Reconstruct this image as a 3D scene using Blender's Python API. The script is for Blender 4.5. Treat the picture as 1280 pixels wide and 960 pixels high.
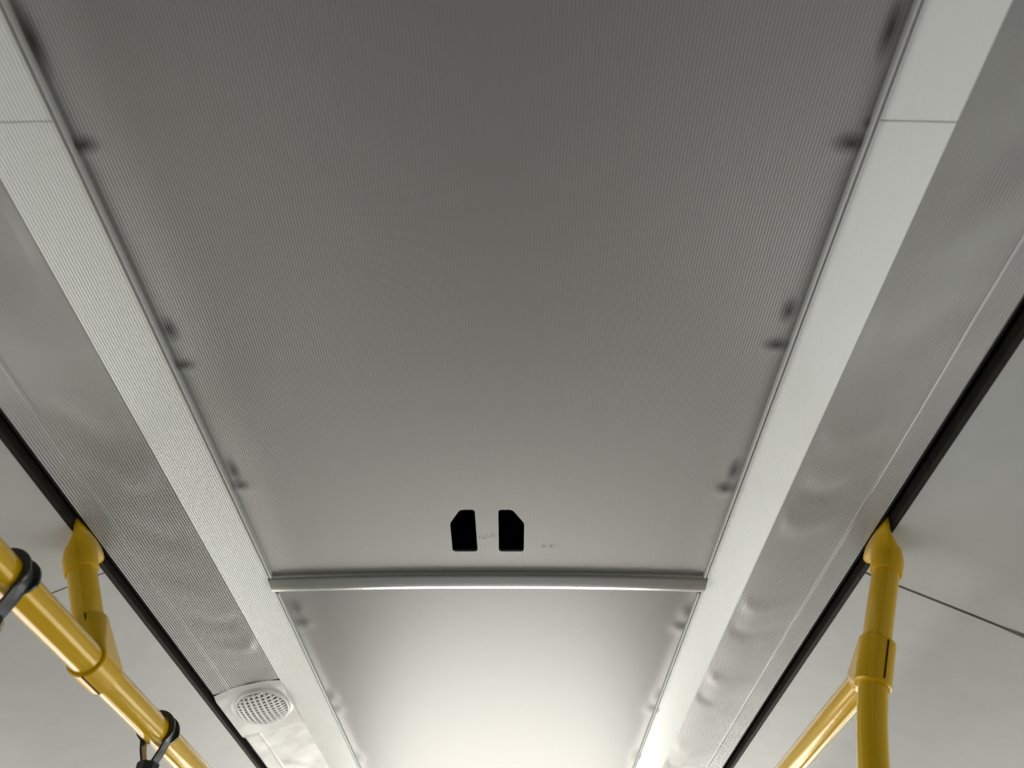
import bpy, bmesh, math, random
from mathutils import Vector, Matrix, geometry
random.seed(4)
PI = math.pi
scn = bpy.context.scene
for o in list(bpy.data.objects): bpy.data.objects.remove(o, do_unlink=True)
col = scn.collection

# ------------------------------------------------------------------ camera, world, light
# the origin is the camera; +Y runs forward along the bus, Z up. floor at -1.6 m.
cam = bpy.data.objects.new('camera', bpy.data.cameras.new('camera'))
col.objects.link(cam); scn.camera = cam
cam.location = (0, 0, 0)
cam.rotation_euler = (math.radians(90 + 42.8), 0, 0)
cam.data.sensor_width = 36; cam.data.sensor_fit = 'HORIZONTAL'
cam.data.lens = 961 / 1280 * 36
cam.data.clip_start = 0.01
cam.data.dof.use_dof = True; cam.data.dof.focus_distance = 1.25; cam.data.dof.aperture_fstop = 6

w = bpy.data.worlds.new('sky'); scn.world = w; w.use_nodes = True
w.node_tree.nodes['Background'].inputs[0].default_value = (0.96, 1, 0.98, 1)
w.node_tree.nodes['Background'].inputs[1].default_value = 1.0

scn.view_settings.view_transform = 'Standard'
scn.view_settings.look = 'None'
scn.view_settings.gamma = 1
scn.view_settings.use_curve_mapping = False
scn.view_settings.exposure = 0.0

XC = -0.0385          # middle of the bus
XL, XR = XC - 1.16, XC + 1.16
YB, YF = -2.4, 4.5

def area(name, loc, rot, sx, sy, power, color):
    l = bpy.data.lights.new(name, 'AREA'); l.shape = 'RECTANGLE'
    l.size = sx; l.size_y = sy; l.energy = power; l.color = color
    o = bpy.data.objects.new(name, l); o.location = loc; o.rotation_euler = rot
    col.objects.link(o); return o
# daylight standing in the window openings (left side, right side, windscreen)
area('daylight_left', (XL - .03, 2.65, -.30), (0, -PI/2, 0), .85, 3.7, 25, (1.0, 0.945, 0.885))
area('daylight_right', (XR + .03, 2.65, -.30), (0, PI/2, 0), .85, 3.7, 20, (0.92, 1.0, 0.965))
area('daylight_front', (XC, YF + .03, -.50), (-PI/2, 0, 0), 1.5, 1.45, 36, (1.0, 0.95, 0.87))

# ------------------------------------------------------------------ materials
def mat(name, color, rough=.5, metal=0.0, spec=.5, bump=None, coat=0, tint=None):
    m = bpy.data.materials.new(name); m.use_nodes = True
    nt = m.node_tree; b = nt.nodes['Principled BSDF']
    b.inputs['Base Color'].default_value = (*color, 1)
    b.inputs['Roughness'].default_value = rough
    b.inputs['Metallic'].default_value = metal
    b.inputs['Specular IOR Level'].default_value = spec
    b.inputs['Coat Weight'].default_value = coat
    b.inputs['Coat Roughness'].default_value = .08
    tc = nt.nodes.new('ShaderNodeTexCoord')
    if tint:      # soft wear mottling: (scale, amount)
        n = nt.nodes.new('ShaderNodeTexNoise'); n.inputs['Scale'].default_value = tint[0]
        n.inputs['Detail'].default_value = 4
        nt.links.new(tc.outputs['Object'], n.inputs['Vector'])
        mr = nt.nodes.new('ShaderNodeMapRange')
        mr.inputs['From Min'].default_value = .3; mr.inputs['From Max'].default_value = .7
        mr.inputs['To Min'].default_value = 1 - tint[1]; mr.inputs['To Max'].default_value = 1 + tint[1]
        nt.links.new(n.outputs['Fac'], mr.inputs['Value'])
        mx = nt.nodes.new('ShaderNodeVectorMath'); mx.operation = 'SCALE'
        mx.inputs[0].default_value = color
        nt.links.new(mr.outputs[0], mx.inputs['Scale'])
        nt.links.new(mx.outputs[0], b.inputs['Base Color'])
    last = None
    for kind, scale, dist in (bump or []):
        bp = nt.nodes.new('ShaderNodeBump'); bp.inputs['Strength'].default_value = 1
        bp.inputs['Distance'].default_value = dist
        if kind == 'rib':          # fine grooves running along the bus; scale = period
            sp = nt.nodes.new('ShaderNodeSeparateXYZ'); nt.links.new(tc.outputs['Object'], sp.inputs[0])
            mu = nt.nodes.new('ShaderNodeMath'); mu.operation = 'MULTIPLY'
            mu.inputs[1].default_value = 2*PI/scale
            si = nt.nodes.new('ShaderNodeMath'); si.operation = 'SINE'
            nt.links.new(sp.outputs['X'], mu.inputs[0]); nt.links.new(mu.outputs[0], si.inputs[0])
            nt.links.new(si.outputs[0], bp.inputs['Height'])
        else:
            n = nt.nodes.new('ShaderNodeTexNoise'); n.inputs['Scale'].default_value = scale
            n.inputs['Detail'].default_value = 2
            nt.links.new(tc.outputs['Object'], n.inputs['Vector'])
            nt.links.new(n.outputs['Fac'], bp.inputs['Height'])
        if last: nt.links.new(last.outputs[0], bp.inputs['Normal'])
        last = bp
    if last: nt.links.new(last.outputs[0], b.inputs['Normal'])
    return m

M = {}
M['panel'] = mat('grey_ribbed_laminate', (.28, .275, .268), .46, .65, .5, [('rib', .0030, .00010)])
M['panel_smooth'] = mat('grey_satin_laminate', (.175, .175, .17), .385, .6, .4, [('rib', .0032, .00004)])
M['side'] = mat('grey_ribbed_vinyl', (.34, .338, .33), .45, .25, .6, [('noise', 9, .003)], coat=1)
M['side'].node_tree.nodes['Principled BSDF'].inputs['Coat Roughness'].default_value = .4
M['side_smooth'] = mat('pale_grey_moulding', (.56, .55, .53), .32, 0, .6, [('noise', 12, .004)])
M['cover'] = mat('white_light_cover', (.79, .80, .785), .42, 0, .8, coat=1)
M['cover'].node_tree.nodes['Principled BSDF'].inputs['Coat Roughness'].default_value = .34
M['bead'] = mat('grey_plastic_bead', (.42, .42, .41), .35, .2)
M['alu'] = mat('brushed_aluminium', (.55, .56, .55), .24, .9)
M['cove'] = mat('pale_grey_cove_panel', (.42, .42, .41), .45, 0, .4, [('noise', 14, .0012)], tint=(22, .03))
M['black'] = mat('black_rubber', (.004, .004, .004), .7, 0, .1)
M['lip'] = mat('dark_bronze_lip', (.014, .011, .008), .6, 0, .12, tint=(40, .3))
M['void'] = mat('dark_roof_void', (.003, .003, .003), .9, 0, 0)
M['yellow'] = mat('yellow_powder_coat', (.66, .39, .001), .19, .10, .3, [('noise', 40, .0003)], coat=.4)
M['yellow_cast'] = mat('yellow_plastic', (.64, .375, .001), .25, .10, .3, coat=.15)
M['strap'] = mat('black_strap_plastic', (.018, .022, .024), .28, 0, .5)
M['grille'] = mat('pale_grey_grille', (.50, .50, .48), .35, 0, .5)
M['floor'] = mat('grey_vinyl_floor', (.10, .10, .10), .6, tint=(60, .2))
M['wall'] = mat('grey_wall_laminate', (.15, .20, .16), .5, tint=(10, .1))
M['wall_warm'] = mat('beige_wall_laminate', (.46, .30, .19), .5, tint=(10, .1))
M['split'] = mat('dark_brown_gap', (.05, .025, .008), .8, 0, .1)
M['seam'] = mat('dark_seam', (.10, .085, .075), .7, 0, .2)

FIX = [(-0.3705, 0.2558, 0.0056, 0.0241), (-0.3694, 0.3453, 0.0117, 0.0076), (-0.3654, 0.5625, 0.0068, 0.0154), (-0.3678, 0.6163, 0.0107, 0.0077), (-0.3640, 0.8142, 0.0063, 0.0214),
       (-0.3634, 0.8483, 0.0096, 0.0111), (-0.3599, 1.2034, 0.0094, 0.0264), (-0.3598, 1.2569, 0.0111, 0.0186), (-0.3664, 1.5869, 0.0098, 0.0304), (-0.3692, 1.6623, 0.0119, 0.0232),
       (-0.3704, 1.9710, 0.0116, 0.0363), (0.2900, 0.2473, 0.0055, 0.0223), (0.2911, 0.3437, 0.0130, 0.0084), (0.3008, 0.3238, 0.0054, 0.0058), (0.2882, 0.5352, 0.0067, 0.0146),
       (0.2883, 0.5851, 0.0122, 0.0086), (0.2897, 0.8142, 0.0063, 0.0214), (0.2866, 0.8557, 0.0108, 0.0131), (0.2934, 1.2150, 0.0095, 0.0267), (0.2917, 1.2724, 0.0126, 0.0189),
       (0.2971, 1.5826, 0.0098, 0.0303), (0.2957, 1.6577, 0.0135, 0.0231), (0.2976, 1.9592, 0.0115, 0.0420)]   # screw fixings along the panel edges: x, y, half sizes
# scuffs beside the grab holes of the big panel, soft dark spots at the fixings
def scuffs_and_spots(m, spots):
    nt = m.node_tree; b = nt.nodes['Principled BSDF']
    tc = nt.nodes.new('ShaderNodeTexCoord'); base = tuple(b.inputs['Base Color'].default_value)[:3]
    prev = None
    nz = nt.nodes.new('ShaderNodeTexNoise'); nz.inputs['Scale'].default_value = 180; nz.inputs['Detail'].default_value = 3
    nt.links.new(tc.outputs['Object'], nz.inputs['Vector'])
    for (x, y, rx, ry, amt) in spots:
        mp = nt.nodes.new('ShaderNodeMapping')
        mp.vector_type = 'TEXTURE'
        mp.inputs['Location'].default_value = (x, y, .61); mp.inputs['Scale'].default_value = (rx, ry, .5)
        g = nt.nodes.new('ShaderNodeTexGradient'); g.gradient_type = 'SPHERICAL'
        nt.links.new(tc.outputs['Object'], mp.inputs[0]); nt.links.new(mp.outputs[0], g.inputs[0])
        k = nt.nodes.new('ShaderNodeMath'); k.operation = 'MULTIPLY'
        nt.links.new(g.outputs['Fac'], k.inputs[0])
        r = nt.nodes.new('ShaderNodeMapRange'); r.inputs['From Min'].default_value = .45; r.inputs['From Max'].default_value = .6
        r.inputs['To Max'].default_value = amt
        if amt < 0:                                  # soft dark spot, no break-up
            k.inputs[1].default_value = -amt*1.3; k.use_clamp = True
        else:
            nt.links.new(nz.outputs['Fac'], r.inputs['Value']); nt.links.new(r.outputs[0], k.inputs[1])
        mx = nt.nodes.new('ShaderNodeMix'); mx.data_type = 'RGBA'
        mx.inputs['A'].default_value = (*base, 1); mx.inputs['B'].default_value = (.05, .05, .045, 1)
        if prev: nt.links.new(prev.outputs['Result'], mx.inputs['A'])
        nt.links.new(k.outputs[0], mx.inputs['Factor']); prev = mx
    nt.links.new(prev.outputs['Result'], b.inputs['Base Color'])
scuffs_and_spots(M['panel'], [(x, y, a*1.5, b*1.5, -.85) for x, y, a, b in FIX if y < 1.09] + [(-.0415, .986, .011, .010, .9), (-.028, .982, .006, .010, .9), (.056, 1.012, .022, .010, .7)])

scuffs_and_spots(M['panel_smooth'], [(x, y, a*1.5, b*1.5, -.8) for x, y, a, b in FIX if y > 1.13])   # base colour darkened softly round the fixings

# ------------------------------------------------------------------ helpers
def tag(o, label=None, cat=None, group=None, kind=None):
    if label: o['label'] = label
    if cat: o['category'] = cat
    if group: o['group'] = group
    if kind: o['kind'] = kind
    return o
def mesh_obj(name, verts, faces, m, parent=None, smooth=False, angle=None):
    me = bpy.data.meshes.new(name); me.from_pydata([tuple(v) for v in verts], [], faces)
    bm = bmesh.new(); bm.from_mesh(me); bmesh.ops.recalc_face_normals(bm, faces=bm.faces)
    if smooth and angle:
        for e in bm.edges:
            if len(e.link_faces) == 2 and e.calc_face_angle(0) > angle: e.smooth = False
    bm.to_mesh(me); bm.free()
    if smooth:
        for p in me.polygons: p.use_smooth = True
    me.materials.append(m)
    o = bpy.data.objects.new(name, me); col.objects.link(o)
    if parent: o.parent = parent; o.matrix_parent_inverse = Matrix.Translation(-parent.location)
    return o
def empty(name, loc):
    o = bpy.data.objects.new(name, None); o.location = loc; o.empty_display_size = .05
    col.objects.link(o); return o
def box_vf(x0, x1, y0, y1, z0, z1):
    v = [(x, y, z) for z in (z0, z1) for y in (y0, y1) for x in (x0, x1)]
    f = [(0,1,3,2),(4,6,7,5),(0,4,5,1),(2,3,7,6),(0,2,6,4),(1,5,7,3)]
    return v, f
def join_vf(parts):
    V, F = [], []
    for v, f in parts:
        n = len(V); V += list(v); F += [tuple(i+n for i in q) for q in f]
    return V, F
def sweep_y(profile, ys, th=0.0, zoff=None):
    """profile [(x,z)] carried along Y; th > 0 thickens it upwards into a closed sheet."""
    n = len(profile); V = []; F = []
    def pt(x, y, z): return (x, y, z + (zoff(x, y) if zoff else 0))
    for y in ys:
        V += [pt(x, y, z) for x, z in profile]
    for j in range(len(ys)-1):
        for i in range(n-1):
            a = j*n+i; F.append((a, a+1, a+n+1, a+n))
    if th:
        base = len(V)
        for y in ys: V += [(profile[0][0], y, profile[0][1]+th), (profile[-1][0], y, profile[-1][1]+th)]
        m = len(ys)
        for j in range(m-1):
            a, b = base+2*j, base+2*j+2
            F.append((a, a+1, b+1, b))
            F.append((j*n, a, b, (j+1)*n)); F.append((j*n+n-1, (j+1)*n+n-1, b+1, a+1))
        F.append(tuple([base]+[base+1]+list(range(n-1, -1, -1))))
        F.append(tuple([base+2*m-2]+[(m-1)*n+i for i in range(n)]+[base+2*m-1]))
    return V, F
def frange(a, b, s):
    n = max(1, round((b-a)/s)); return [a+(b-a)*i/n for i in range(n+1)]
def frame(d):
    d = d.normalized(); r = Vector((0,1,0)) if abs(d.y) < .9 else Vector((1,0,0))
    u = d.cross(r).normalized(); return u, d.cross(u).normalized()
def tube(pts, radii, seg=40, cap=True):
    P = [Vector(p) for p in pts]
    if not hasattr(radii, '__len__'): radii = [radii]*len(P)
    V = []; F = []
    for i, p in enumerate(P):
        d = (P[min(i+1, len(P)-1)] - P[max(i-1, 0)])
        if i == 0: u, v = frame(d)
        else:
            dn = d.normalized(); u = (u - dn*u.dot(dn)).normalized(); v = dn.cross(u)
        for k in range(seg):
            a = 2*PI*k/seg; V.append(p + (u*math.cos(a)+v*math.sin(a))*radii[i])
    for i in range(len(P)-1):
        for k in range(seg):
            a = i*seg+k; b = i*seg+(k+1) % seg; F.append((a, b, b+seg, a+seg))
    if cap: F += [tuple(range(seg)), tuple((len(P)-1)*seg+k for k in range(seg))]
    return V, F
def catmull(pts, n=10):
    P = [Vector(p) for p in pts]; P = [P[0]*2-P[1]] + P + [P[-1]*2-P[-2]]; out = []
    for i in range(1, len(P)-2):
        for k in range(n):
            t = k/n; a, b, c, d = P[i-1:i+3]
            out.append(.5*((2*b)+(c-a)*t+(2*a-5*b+4*c-d)*t*t+(3*b-a-3*c+d)*t**3))
    out.append(P[-2]); return out
def hull_obj(name, pts, m, parent, bevel=.0015):
    bm = bmesh.new()
    for p in pts: bm.verts.new(p)
    r = bmesh.ops.convex_hull(bm, input=bm.verts)
    bmesh.ops.delete(bm, geom=[v for v in bm.verts if not v.link_faces], context='VERTS')
    bmesh.ops.recalc_face_normals(bm, faces=bm.faces)
    for f in bm.faces: f.smooth = True
    for e in bm.edges: e.smooth = not (len(e.link_faces) == 2 and e.calc_face_angle(0) > math.radians(28))
    me = bpy.data.meshes.new(name); bm.to_mesh(me); bm.free(); me.materials.append(m)
    o = bpy.data.objects.new(name, me); col.objects.link(o)
    o.parent = parent; o.matrix_parent_inverse = Matrix.Translation(-parent.location)
    return o

# ------------------------------------------------------------------ cross-section of the ceiling
Z1 = .600
XI = (-.3810, .3055)        # inner edges of the light covers
XO = (-.4500, .3700)        # outer edges of the light covers
XG = (-.5710, .4910)        # inner edge of the black slots
XQ = (-.5850, .5070)        # outer edge of the black slots
ZO, ZG, ZQ = .594, .563, .553
def arch(x): return Z1 + .006*(1-((x-XC)/.345)**2)
BAR0, BAR1 = 1.088, 1.137
SEAM = .996                 # joint of the cove panels
COVER_SEAM = .321

# ------------------------------------------------------------------ bus shell
def struct(name, vf, m): return tag(mesh_obj(name, *vf, m), kind='structure')
struct('floor', box_vf(XL-.05, XR+.05, YB, YF, -1.65, -1.6), M['floor'])
struct('ceiling', join_vf([box_vf(XL-.05, XR+.05, YB-.05, YF+.05, .70, .74)]), M['void'])
def side_wall(x0, x1):
    parts = [box_vf(x0, x1, YB, YF, -1.6, -.74), box_vf(x0, x1, YB, YF, .14, .70)]
    for y in (YB, -.75, .9, 2.6, 4.2):                        # pillars between the windows
        parts.append(box_vf(x0, x1, y, y+(.3 if y in (YB, 4.2) else .09), -.74, .14))
    return join_vf(parts)
struct('wall_left', side_wall(XL-.05, XL), M['wall'])
struct('wall_right', side_wall(XR, XR+.05), M['wall_warm'])
struct('wall_back', box_vf(XL-.05, XR+.05, YB-.05, YB, -1.6, .70), M['wall'])
struct('wall_front', join_vf([box_vf(XL-.05, XR+.05, YF, YF+.05, -1.6, -1.22), box_vf(XL-.05, XR+.05, YF, YF+.05, .22, .70),
        box_vf(XL-.05, XC-.75, YF, YF+.05, -1.22, .22), box_vf(XC+.75, XR+.05, YF, YF+.05, -1.22, .22)]), M['wall'])

# ------------------------------------------------------------------ centre panels
def dents(x, y):
    z = 0
    for (fx, fy, sx, sy) in FIX:
        if abs(y-fy) > 3*sy or abs(x-fx) > 3*sx: continue
        z -= .16*min(sx, sy)*math.exp(-((x-fx)/sx)**2-((y-fy)/sy)**2)
    d = min(x-XI[0], XI[1]-x)
    z -= .0025*math.exp(-(max(d, 0)/.012)**2)
    return z
xs = frange(XI[0]-.008, XI[0]+.06, .004) + frange(XI[0]+.06, XI[1]-.06, .0222)[1:-1] + frange(XI[1]-.06, XI[1]+.008, .004)
def centre_panel(name, y0, y1, m, fine, holes):
    ys = []
    for a, b, s in fine: ys += frange(a, b, s)[:-1]
    ys.append(fine[-1][1])
    z = lambda x, y: arch(x) + dents(x, y)
    nx = len(xs); V = [(x, y, z(x, y)) for y in ys for x in xs]; F = []
    bx0 = bx1 = by0 = by1 = None
    if holes:
        bx0 = max(i for i, x in enumerate(xs) if x < -.098); bx1 = min(i for i, x in enumerate(xs) if x > .026)
        by0 = max(j for j, y in enumerate(ys) if y < .905); by1 = min(j for j, y in enumerate(ys) if y > 1.038)
    for j in range(len(ys)-1):
        for i in range(nx-1):
            if holes and bx0 <= i < bx1 and by0 <= j < by1: continue
            a = j*nx+i; F.append((a, a+1, a+nx+1, a+nx))
    if holes:
        loop = [(i, by0) for i in range(bx0, bx1)] + [(bx1, j) for j in range(by0, by1)] + \
               [(i, by1) for i in range(bx1, bx0, -1)] + [(bx0, j) for j in range(by1, by0, -1)]
        pts = [Vector((xs[i], ys[j])) for i, j in loop]; edges = [(k, (k+1) % len(loop)) for k in range(len(loop))]
        for h in holes:
            n = len(pts); pts += [Vector(p) for p in h]; edges += [(n+k, n+(k+1) % len(h)) for k in range(len(h))]
        vv, ee, ff, *_ = geometry.delaunay_2d_cdt(pts, edges, [], 1, 1e-6)
        def inside(p, poly):
            c = False
            for k in range(len(poly)):
                (x1, y1_), (x2, y2) = poly[k], poly[k-1]
                if (y1_ > p[1]) != (y2 > p[1]) and p[0] < (x2-x1)*(p[1]-y1_)/(y2-y1_)+x1: c = not c
            return c
        n = len(V); V += [(p[0], p[1], z(p[0], p[1])) for p in vv]
        for f in ff:
            cx = sum(vv[i][0] for i in f)/len(f); cy = sum(vv[i][1] for i in f)/len(f)
            if any(inside((cx, cy), h) for h in holes): continue
            F.append(tuple(n+i for i in f))
        for h in holes:        # cut edge of the sheet, 3 mm thick
            n = len(V); V += [(p[0], p[1], z(*p)) for p in h] + [(p[0], p[1], z(*p)+.003) for p in h]; L = len(h)
            F += [(n+k, n+(k+1) % L, n+L+(k+1) % L, n+L+k) for k in range(L)]
    o = mesh_obj(name, V, F, m, None, True, math.radians(40))
    bm = bmesh.new(); bm.from_mesh(o.data); bmesh.ops.remove_doubles(bm, verts=bm.verts, dist=1e-5)
    bmesh.ops.recalc_face_normals(bm, faces=bm.faces)
    for e in bm.edges:
        if len(e.link_faces) == 2 and e.calc_face_angle(0) > math.radians(40): e.smooth = False
    bm.to_mesh(o.data); bm.free()
    return o
def rounded(poly, r, n=5):
    out = []
    for k in range(len(poly)):
        p, a, b = Vector(poly[k]), Vector(poly[k-1]), Vector(poly[(k+1) % len(poly)])
        da, db = (a-p).normalized(), (b-p).normalized()
        p0, p1 = p+da*r, p+db*r
        for t in range(n+1):
            t /= n; q = p0*(1-t)**2 + p*2*t*(1-t) + p1*t*t; out.append((q.x, q.y))
    return out
hL = rounded([(-.0900, 1.0285), (-.0895, .950), (-.0735, .915), (-.0525, .915), (-.0520, 1.0285)], .006)
hR = rounded([(.0180, 1.0285), (-.0200, 1.0285), (-.0195, .915), (.0005, .915), (.0178, .950)], .006)
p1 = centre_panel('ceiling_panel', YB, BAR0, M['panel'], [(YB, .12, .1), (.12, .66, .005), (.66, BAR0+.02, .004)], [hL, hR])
tag(p1, 'large grey finely ribbed ceiling panel with two black cut-out grab holes', 'ceiling panel', 'centre ceiling panels')
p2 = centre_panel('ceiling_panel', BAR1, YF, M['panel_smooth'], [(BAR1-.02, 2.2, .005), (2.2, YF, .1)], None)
tag(p2, 'satin grey ceiling panel beyond the crosswise metal strip, with warm glow and no holes', 'ceiling panel', 'centre ceiling panels')
# catch box above the holes
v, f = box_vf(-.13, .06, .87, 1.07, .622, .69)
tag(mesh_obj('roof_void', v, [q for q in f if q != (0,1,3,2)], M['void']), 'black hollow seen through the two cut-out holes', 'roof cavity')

# crosswise cover strip
prof = [(0, .004), (0, -.0035), (.0015, -.0055), (.006, -.0066), (.020, -.0085), (.028, -.0096), (.034, -.0094), (.040, -.0076), (.045, -.0045), (.049, -.001), (.049, .004)]
xb = frange(XI[0]-.001, XI[1]+.001, .012); V = []; F = []
for x in xb: V += [(x, BAR0+y, arch(x)-.0015+z) for y, z in prof]
n = len(prof)
for j in range(len(xb)-1):
    for i in range(n): F.append((j*n+i, j*n+(i+1) % n, (j+1)*n+(i+1) % n, (j+1)*n+i))
F += [tuple(range(n)), tuple((len(xb)-1)*n+i for i in range(n))]
tag(mesh_obj('joint_strip', V, F, M['alu'], None, True, math.radians(50)), 'shiny rounded metal strip running crosswise between the two centre ceiling panels', 'joint strip')

# ------------------------------------------------------------------ light covers (ribbed diffusers) and their inner beads
def cover_profile(s, ribs, h):
    a, b = (XO[0], XI[0]) if s < 0 else (XI[1], XO[1]); za, zb = (ZO, Z1-.003) if s < 0 else (Z1-.003, ZO)
    pr = []
    N = ribs*4
    for i in range(N+1):
        t = (i//4 + (0, .08, .60, .68)[i % 4])/ribs; e = [0, 1, 1, 0][i % 4] if 0 < i < N else 0
        pr.append((a+(b-a)*t, za+(zb-za)*t - h*e))
    return pr
def light_cover(s, y0, y1, label):
    v, f = sweep_y(cover_profile(s, 22, .0017 if s < 0 else .0003), [y0, y1], .012)
    o = mesh_obj('light_cover', v, f, M['cover']); return tag(o, label, 'light cover', 'light covers')
g = .0012
light_cover(-1, YB, COVER_SEAM-g/2, 'white ribbed light cover on the left, short piece nearest the viewer at the top corner')
light_cover(-1, COVER_SEAM+g/2, YF, 'long white ribbed light cover left of the centre panels, beside the speaker')
light_cover(1, YB, COVER_SEAM-g/2, 'pale smooth light cover on the right, short piece above the crosswise joint line')
light_cover(1, COVER_SEAM+g/2, YF, 'long pale smooth light cover right of the centre panels, below its joint line')
def bead(s, y0, y1, label):
    e = XI[0] if s < 0 else XI[1]; sg = 1 if s < 0 else -1
    pr = [(0, .002), (0, -.0052), (.0008, -.0060), (.0016, -.0056), (.0020, -.0030), (.0032, -.0030), (.0040, -.0062), (.0056, -.0070), (.0074, -.0060), (.0084, -.0035), (.0086, .002)]
    pr = [(e+sg*(x*.72), Z1-.0005+z) for x, z in pr]
    n = len(pr); V = [(x, y, z) for y in (y0, y1) for x, z in pr]
    F = [(i, (i+1) % n, n+(i+1) % n, n+i) for i in range(n)] + [tuple(range(n)), tuple(range(n, 2*n))]
    tag(mesh_obj('edge_moulding', V, F, M['bead']), label, 'edge moulding', 'edge mouldings of the centre panels')
bead(-1, YB, BAR0-.001, 'thin grey edge moulding between left light cover and the panel with holes')
bead(1, YB, BAR0-.001, 'thin grey edge moulding between right light cover and the panel with holes')
bead(-1, BAR1+.001, YF, 'thin grey edge moulding left of the far glowing centre panel')
bead(1, BAR1+.001, YF, 'thin grey edge moulding right of the far glowing centre panel')

# ------------------------------------------------------------------ ribbed side panels
def side_pts(s, t, crease=True):
    """t 0..1 from the light cover to the black slot: x, z (slightly bellied)"""
    a, b = (XO[0], XG[0]) if s < 0 else (XO[1], XG[1])
    x = a+(b-a)*t; z = ZO+.001+(ZG-ZO-.001)*(t+.16*t*(t-1))
    if crease: z -= (.0011 if s < 0 else .0007)*math.exp(-((t-.76)/.013)**2)                 # long crease beside the slot
    return x, z
WR = {-1: [(.42, .30, .05, .0022), (.52, .75, .06, -.0018), (.70, .4, .04, .0024), (.78, .25, .030, -.0025), (.93, .30, .03, .0022), (1.10, .55, .04, -.0018),
           (1.20, .25, .022, .0030), (1.30, .18, .022, -.0035), (1.40, .45, .03, .0022)],
      1: [(.30, .6, .05, .0030), (.40, .3, .05, -.0026), (.55, .4, .05, .0024), (.70, .22, .030, -.0022), (.82, .28, .022, .0030), (.90, .2, .022, -.0024),
          (1.15, .25, .024, -.0028), (1.24, .35, .022, .0034), (1.45, .2, .024, -.003), (1.55, .3, .025, .0036), (1.85, .3, .03, -.003), (1.98, .3, .03, .0036)]}
def side_z(s):
    def f(x, y):
        a, b = (XO[0], XG[0]) if s < 0 else (XO[1], XG[1]); t = (x-a)/(b-a); z = 0
        for (cy, ct, sy, amp) in WR[s]:
            z += .68*amp*math.exp(-((y-cy-.03*math.sin(6*t))/sy)**2-((t-ct)/.36)**2)*min(1, t*8, (1-t)*8)
        return z
    return f
def side_strip(name, s, y0, y1, m, ribs, h, step, y2=None, zo=None):
    N = ribs*4; pr = []; crown = {}
    for i in range(N+1):
        x, z = side_pts(s, (i//4 + (0, .08, .58, .66)[i % 4])/ribs)
        # plain bands either side of the crease and along the light cover stay less ribbed
        e = [0, 1, 1, 0][i % 4] if 0 < i < N else 0
        pr.append((x, z)); crown[round(x, 6)] = h*e
    ys = frange(y0, y1, step)
    if y2 is not None: ys = (frange(y2[0], y2[1], .3)[:-1] if y2[0] < y0 else []) + ys + (frange(y2[0], y2[1], .3)[1:] if y2[0] >= y0 else [])
    sz = side_z(s)
    v, f = sweep_y(pr, ys, .010, lambda x, y: sz(x, y) - crown[round(x, 6)]*(.25+.75*min(1, max(0, (y-.60)/.30))))
    return mesh_obj(name, v, f, m)
SP0, SP1 = 1.488, 1.715
tag(side_strip('ribbed_panel', -1, .1, SP0-.008, M['side'], 36, .0016, .012, (YB, .1)),
    'grey finely ribbed panel between left light cover and left black slot, ending at the speaker', 'side panel', 'ribbed side panels')
tag(side_strip('ribbed_panel', 1, .1, YF, M['side'], 42, .0011, .012, (YB, .1)),
    'grey wrinkled ribbed panel between right light cover and right black slot', 'side panel', 'ribbed side panels')

# speaker moulding, its grille, and the smooth moulding beyond
sp = empty('speaker_panel', (-.508, 1.60, .575))
tag(sp, 'pale grey moulded ceiling panel with oval perforated loudspeaker grille', 'speaker panel')
GC = Vector((-.5010, 1.574)); GA, GB = .046, .078
def sp_z(x, y):
    d = math.hypot((x-GC.x)/(GA*1.22), (y-GC.y)/(GB*1.16))
    e = min(1, max(0, (y-SP0)/.018)); q = min(1, max(0, (SP1-y)/.010))
    return -.002 - .0035*e*q - .004*max(0, 1-d**6) * (1 if d < 1 else 0)
def panel_surf(x, y):
    t = (x-XO[0])/(XG[0]-XO[0]); return side_pts(-1, min(max(t, 0), 1), False)[1]
ys = frange(SP0, SP1, .006); pr = [side_pts(-1, i/90, False) for i in range(91)]
v, f = sweep_y(pr, ys, .014, sp_z)
# bow the front edge (the joint line arches forward in the middle)
v = [(x, y + .016*(1-((x+.5105)/.0605)**2)*(1 if y < SP0+.03 else 0)*(1-(y-SP0)/.03 if y < SP0+.03 else 0)*-1, z) for x, y, z in v]
mesh_obj('housing', v, f, M['side_smooth'], sp, True, math.radians(45))
def dome(x, y):
    d2 = ((x-GC.x)/GA)**2+((y-GC.y)/GB)**2
    return panel_surf(x, y) - .0120 - .0100*math.sqrt(max(0, 1-d2))
parts = []
def ribbon(pts, w, th, axis):
    V = []; F = []
    for (x, y) in pts:
        z = dome(x, y) + (0 if axis == 'y' else .0002)
        for a, b in ((-w, 0), (w, 0), (w, th), (-w, th)):
            V.append((x+a, y, z+b) if axis == 'y' else (x, y+a, z+b))
    for j in range(len(pts)-1):
        for i in range(4): F.append((j*4+i, j*4+(i+1) % 4, j*4+4+(i+1) % 4, j*4+4+i))
    F += [(0, 1, 2, 3), tuple(len(V)-4+i for i in range(4))]
    return V, F
for i in range(-4, 5):                                   # ribs along the bus
    x = GC.x+i*.0094; r = 1-(abs(x-GC.x)/GA)**2
    if r <= .02: continue
    L = GB*math.sqrt(r)*.97; parts.append(ribbon([(x, GC.y+L*k/14) for k in range(-14, 15)], .0023, .004, 'y'))
for i in range(-6, 7):
    y = GC.y+i*.0118; r = 1-(abs(y-GC.y)/GB)**2
    if r <= .02: continue
    L = GA*math.sqrt(r)*.97; parts.append(ribbon([(GC.x+L*k/12, y) for k in range(-12, 13)], .0024, .002, 'x'))
gv, gf = join_vf(parts)
mesh_obj('grille', gv, gf, M['grille'], sp)
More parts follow.
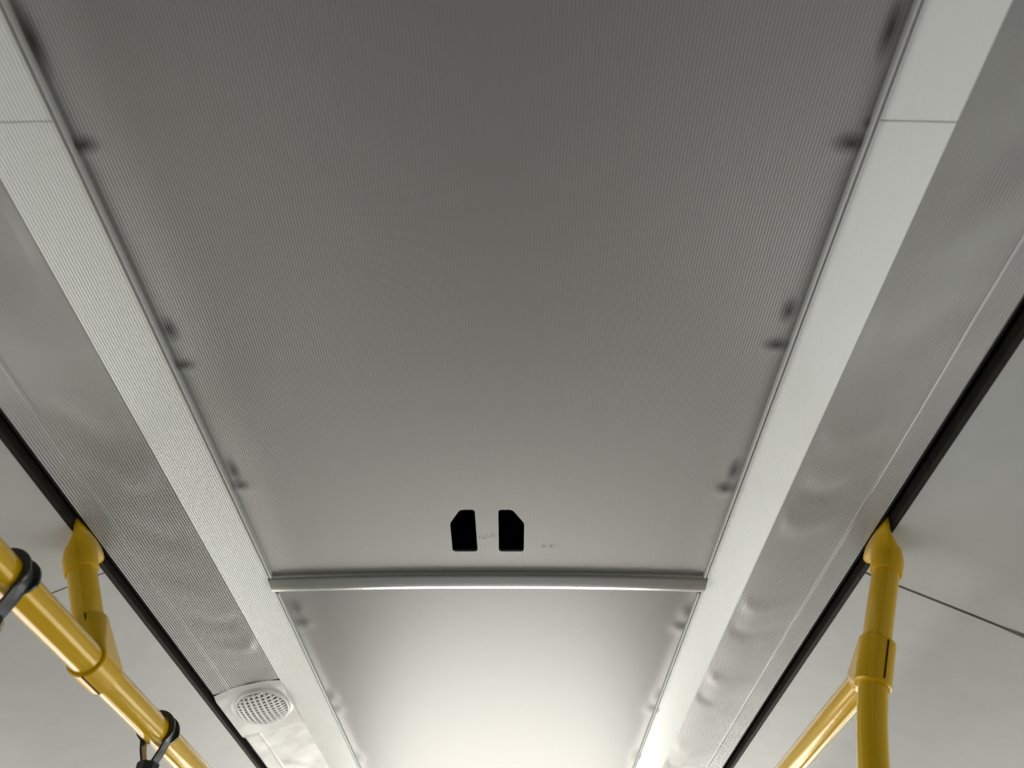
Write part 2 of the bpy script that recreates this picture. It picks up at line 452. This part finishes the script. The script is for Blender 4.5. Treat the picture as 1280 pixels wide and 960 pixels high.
# rim ring
V = []; F = []; NS = 72
rp = [(1.10, -.006), (1.09, -.0115), (1.03, -.0140), (.965, -.0130), (.95, -.008)]
for k in range(NS):
    a = 2*PI*k/NS
    for s_, dz in rp:
        x, y = GC.x+GA*s_*math.cos(a), GC.y+GB*s_*math.sin(a); V.append((x, y, panel_surf(x, y)+dz))
for k in range(NS):
    for i in range(len(rp)-1):
        a, b = k*5+i, ((k+1) % NS)*5+i; F.append((a, a+1, b+1, b))
mesh_obj('grille_rim', V, F, M['grille'], sp, True)
V = []
for k in range(NS):
    a = 2*PI*k/NS; x, y = GC.x+GA*.98*math.cos(a), GC.y+GB*.98*math.sin(a); V.append((x, y, panel_surf(x, y)-.0088))
mesh_obj('grille_backing', V, [tuple(range(NS))], M['void'], sp)

def md_z(x, y):
    t = (x-XO[0])/(XG[0]-XO[0]); z = 0
    for cy, ct, sy, amp in ((1.80, .55, .03, .002), (1.92, .45, .03, -.0026), (2.02, .4, .03, .003)):
        z += amp*math.exp(-((y-cy)/sy)**2-((t-ct)/.25)**2)*min(1, t*8, (1-t)*8)
    return z - .002 + (.002*min(1, max(0, (y-SP1)/.01)))
v, f = sweep_y([side_pts(-1, i/90) for i in range(91)], frange(SP1, 2.3, .012)+frange(2.3, YF, .3)[1:], .01, md_z)
tag(mesh_obj('smooth_panel', v, f, M['side_smooth'], None, True, math.radians(45)),
    'smooth glossy grey ceiling moulding just beyond the speaker panel', 'side panel')

# ------------------------------------------------------------------ black slots
for s, side in ((-1, 'left'), (1, 'right')):
    k = 0 if s < 0 else 1
    sg = s
    t = empty('slot_channel', (XG[k], 1.0, ZG))
    tag(t, 'long black slot channel between ribbed panel and cove panel on the %s' % side, 'slot channel', 'black slot channels')
    x0, x1 = XG[k]+sg*.0003, XQ[k]+sg*.001
    pr = [(x0, ZG+.012), (x0, ZG+.045), (x1, ZG+.045), (x1, ZG+.004)]
    V = [(x, y, z) for y in (YB, YF) for x, z in pr]
    mesh_obj('channel', V, [(i, i+1, 5+i, 4+i) for i in range(3)], M['black'], t)
    # rubber lips on both edges
    lip = [(XG[k], ZG+.012), (XG[k], ZG-.0015), (XG[k]+sg*.0015, ZG-.002), (XG[k]+sg*.002, ZG+.012)]
    V = [(x, y, z) for y in (YB, YF) for x, z in lip]
    mesh_obj('inner_lip', V, [(0,1,5,4),(1,2,6,5),(2,3,7,6),(3,0,4,7),(0,1,2,3),(4,5,6,7)], M['black'], t)
    lip = [(XQ[k]-sg*.0050, ZQ+.014), (XQ[k]-sg*.0045, ZQ+.0015), (XQ[k]-sg*.001, ZQ-.002), (XQ[k]+sg*.0015, ZQ+.002), (XQ[k]+sg*.0015, ZQ+.014)]
    V = [(x, y, z) for y in (YB, YF) for x, z in lip]
    mesh_obj('outer_lip', V, [(i, (i+1) % 5, 5+(i+1) % 5, 5+i) for i in range(5)]+[(0,1,2,3,4),(5,6,7,8,9)], M['lip'], t)

# ------------------------------------------------------------------ cove panels sloping down to the windows
TAN = math.tan(math.radians(27))
def cove(s, y0, y1, label):
    k = 0 if s < 0 else 1; xe = XL if s < 0 else XR
    N = 24; pr = []
    for i in range(N+1):
        t = i/N; x = XQ[k]+s*.0015+(xe-XQ[k]-s*.0015)*t; d = abs(x-XQ[k]); pr.append((x, ZQ-TAN*d-.10*d*d*d))
    if s < 0: pr = pr[::-1]
    v, f = sweep_y(pr, frange(y0, y1, .1), .008)
    return tag(mesh_obj('cove_panel', v, f, M['cove'], None, True, math.radians(40)), label, 'cove panel', 'cove panels')
gp = .0032
cove(-1, YB, SEAM-gp/2, 'pale grey cove panel on the left, nearer piece before its thin black joint')
cove(-1, SEAM+gp/2, YF, 'pale grey cove panel on the left, far piece behind the yellow handrail')
cove(1, YB, SEAM-gp*.9, 'pale cove panel on the right, nearer piece above its slanting joint line')
cove(1, SEAM+gp*.9, YF, 'pale grey cove panel on the right, far piece behind the yellow pole')
for s in (-1, 1):       # backing strip seen through the joint
    k = 0 if s < 0 else 1; xe = XL if s < 0 else XR; pr = []
    for i in range(13):
        t = i/12; x = XQ[k]+s*.004+(xe-XQ[k]-s*.004)*t; d = abs(x-XQ[k]); pr.append((x, ZQ-TAN*d-.10*d*d*d+(.0065 if s < 0 else .0055)))
    if s < 0: pr = pr[::-1]
    v, f = sweep_y(pr, [SEAM-.004, SEAM+.004], .001)
    tag(mesh_obj('joint_seal', v, f, M['void' if s < 0 else 'seam']), 'thin dark seal in the joint of the %s cove panels' % ('left' if s < 0 else 'right'), 'joint seal', 'cove joint seals')

# ------------------------------------------------------------------ yellow rails
RP = .0165
def bracket(name, s, top, dirv, parent, sx0=.010, sc=.95):
    """cast ceiling bracket: long narrow foot in the slot lofted to a round collar on the post"""
    d = Vector(dirv).normalized(); u = Vector((0, 1, 0)); v = d.cross(u).normalized()
    top = Vector(top); V = []; F = []; seg = 48
    #      along,  half-length Y, half-width, y shift, x shift back to slot
    st = [(-.010, .046, .0085, .018, 0), (.004, .046, .0090, .018, 0), (.009, .0455, .0098, .0175, 0), (.0145, .043, .0115, .016, 0), (.019, .0385, .0135, .0125, 0),
          (.024, .0330, .0165, .0085, 0), (.030, .0275, .0190, .0045, 0), (.037, .0238, .0210, .0015, 0), (.046, .0222, .0222, 0, 0), (.066, .0216, .0216, 0, 0), (.0685, .0206, .0206, 0, 0), (.0685, .0175, .0175, 0, 0)]
    for (a, hy, hx, sy, sx) in st:
        q = max(0, min(1, (.040-a)/.03)); c = top + d*a + Vector((-s*sx0*q, sy, 0)); hx *= sc; hy *= sc if a > .03 else 1
        p = 2.0
        for k in range(seg):
            th = 2*PI*k/seg; V.append(c + u*hy*math.cos(th) + v*hx*math.sin(th))
    for i in range(len(st)-1):
        for k in range(seg): F.append((i*seg+k, i*seg+(k+1) % seg, (i+1)*seg+(k+1) % seg, (i+1)*seg+k))
    F += [tuple(range(seg))]
    return mesh_obj(name, V, F, M['yellow_cast'], parent, True, math.radians(40))
def ring(c, d, r, n=40):
    u, v = frame(d); return [c+(u*math.cos(2*PI*k/n)+v*math.sin(2*PI*k/n))*r for k in range(n)]

# left: handrail along the bus, hung from a short post
LT = Vector((-.5900, .900, .560)); LC = Vector((-.4960, .900, .374)); dL = (LC-LT).normalized()
hr = empty('handrail', tuple(LC))
tag(hr, 'yellow handrail running lengthwise on the left, hung from the ceiling by a short post', 'handrail')
v, f = tube([(LC.x, y, LC.z) for y in (-1.6, .2, .9, 1.8, 3.6)], .0184, 56); mesh_obj('rail', v, f, M['yellow'], hr, True, math.radians(40))
v, f = tube([LT+dL*.03, LC-dL*.012], .0177, 48); mesh_obj('post', v, f, M['yellow'], hr, True, math.radians(40))
bracket('ceiling_bracket', -1, LT, dL, hr)
Y = Vector((0, 1, 0)); pts = []
for a, r in ((-.0270, .0205), (-.0255, .0222), (.0255, .0222), (.0270, .0205)): pts += ring(LC+Y*a, Y, r)
for a, r, q in ((.066, .0196, .001), (.0635, .0212, .0015), (.048, .0216, .005), (.03, .0218, .0055)): pts += ring(LC-dL*a+Y*q, dL, r)
cl = hull_obj('clamp', pts, M['yellow_cast'], hr)
def slit(c, along, out, length, w, parent, depth=.0008):
    along = along.normalized(); out = (out-along*out.dot(along)).normalized(); side = along.cross(out)
    V = [c+along*length/2*a+side*w/2*b+out*e for e in (-.002, depth) for a, b in ((-1,-1),(1,-1),(1,1),(-1,1))]
    F = [(0,1,2,3),(4,5,6,7),(0,1,5,4),(1,2,6,5),(2,3,7,6),(3,0,4,7)]
    mesh_obj('split_line', V, F, M['split'], parent)
o1 = Vector((.25, -1, -.15)); o1 = (o1-dL*o1.dot(dL)).normalized()
slit(LC-dL*.054+o1*.0206, dL, o1, .022, .0014, cl)
o2 = Vector((.15, 0, -1)).normalized()
slit(LC+o2*.0222, Y, o2, .052, .0012, cl)

# right: pole from the ceiling bracket down to the floor, with a rail leaving forward at the clamp
RT = Vector((.5130, .900, .560)); RC = Vector((.4320, .900, .376)); dR = (RC-RT).normalized()
gp_ = empty('grab_pole', (.36, .90, -1.6))
tag(gp_, 'yellow grab pole on the right coming down from the ceiling slot', 'grab pole')
path = catmull([RT+dR*.03, RC, (.3945, .900, .262), (.372, .900, .14), (.362, .900, 0), (.36, .900, -.3)], 8) + [Vector((.36, .9, -1.6))]
v, f = tube(path, RP, 48); mesh_obj('post', v, f, M['yellow'], gp_, True, math.radians(40))
bracket('ceiling_bracket', 1, RT, dR, gp_, .013, .90)
v, f = tube([(RC.x+.003, y, RC.z) for y in (.925, 2.0, 3.6)], .0170, 56); mesh_obj('rail', v, f, M['yellow'], gp_, True, math.radians(40))
pts = []
for a, r in ((-.0330, .0192), (-.0312, .0210), (.0262, .0210), (.0280, .0192)): pts += ring(RC+dR*a, dR, r)
for a, r in ((.02, .0210), (.0425, .0210), (.0442, .0192)): pts += ring(RC+Y*a+Vector((.003, 0, 0)), Y, r)
cr = hull_obj('clamp', pts, M['yellow_cast'], gp_)
o3 = Vector((.30, -1, -.1)); o3 = (o3-dR*o3.dot(dR)).normalized()
slit(RC-dR*.003+o3*.0210, dR, o3, .050, .0020, cr)

# ------------------------------------------------------------------ strap hangers on the left rail
def strap(y, label, tilt=0.0):
    c = Vector((LC.x, y, LC.z)); r = .0192
    e = empty('strap_hanger', tuple(c)); tag(e, label, 'strap hanger', 'strap hangers on the left handrail')
    # closed teardrop path round the rail in the XZ plane
    path = []
    N = 48; a0 = math.radians(52)
    for i in range(N+1):
        a = -PI/2 + a0 + (2*PI-2*a0)*i/N
        path.append((Vector((math.cos(a)*r, 0, math.sin(a)*r)), Vector((math.cos(a), 0, math.sin(a))), max(0, min(1, (math.sin(a)+.62)/.5))))
    low = .046
    l1 = [(Vector((.0155-.0125*t, 0, -.0145-(low-.0145)*t)), Vector((.93, 0, -.35)).normalized(), 0) for t in (.35, .7, 1)]
    l0 = [(Vector((-p.x, 0, p.z)), Vector((-n.x, 0, n.z)), q) for p, n, q in l1]
    # the path starts just right of the bottom and runs counter-clockwise round to the left
    path = l1[::-1] + path + l0
    V = []; F = []
    for p, nrm, q in path:
        hw = .0095 + .0025*q; rim = .0006 + .0040*q
        sec = [(-hw, 0), (-hw, .0024+rim), (-hw+.0030, .0024+rim), (-hw+.0040, .0024), (hw-.0040, .0024), (hw-.0030, .0024+rim), (hw, .0024+rim), (hw, 0)]
        for a, b in sec: V.append(c + p + Vector((0, a, 0)) + nrm*b)
    n = 8
    for j in range(len(path)-1):
        for i in range(n): F.append((j*n+i, j*n+(i+1) % n, (j+1)*n+(i+1) % n, (j+1)*n+i))
    F += [tuple(range(n)), tuple(len(V)-n+i for i in range(n))]
    mesh_obj('loop', V, F, M['strap'], e, True, math.radians(35))
    b = c + Vector((0, 0, -.040))
    V, F = tube([b, b-Vector((0,0,.003)), b-Vector((0,0,.030)), b-Vector((0,0,.034))], [.0130, .0155, .0155, .0130], 8)
    mesh_obj('connector', V, F, M['strap'], e)
    v, f = tube([b-Vector((0,0,.03)), b-Vector((0,0,.16))], .0075, 12); mesh_obj('strap_band', v, f, M['strap'], e, True, math.radians(40))
    # hand grip ring under it (out of the picture, complete for other views)
    rp_ = [b+Vector((.045*math.sin(a)*(.6+.4*(1-math.cos(a))/2)*1.2, 0, -.155-.10*(1-math.cos(a))/2)) for a in [2*PI*i/36 for i in range(37)]]
    v, f = tube(rp_, .0075, 14, False); mesh_obj('grip', v, f, M['strap'], e, True)
strap(.684, 'black strap hanger loop round the left handrail, nearest one at the picture edge')
strap(1.122, 'black strap hanger loop round the left handrail, lower one beyond the clamp')
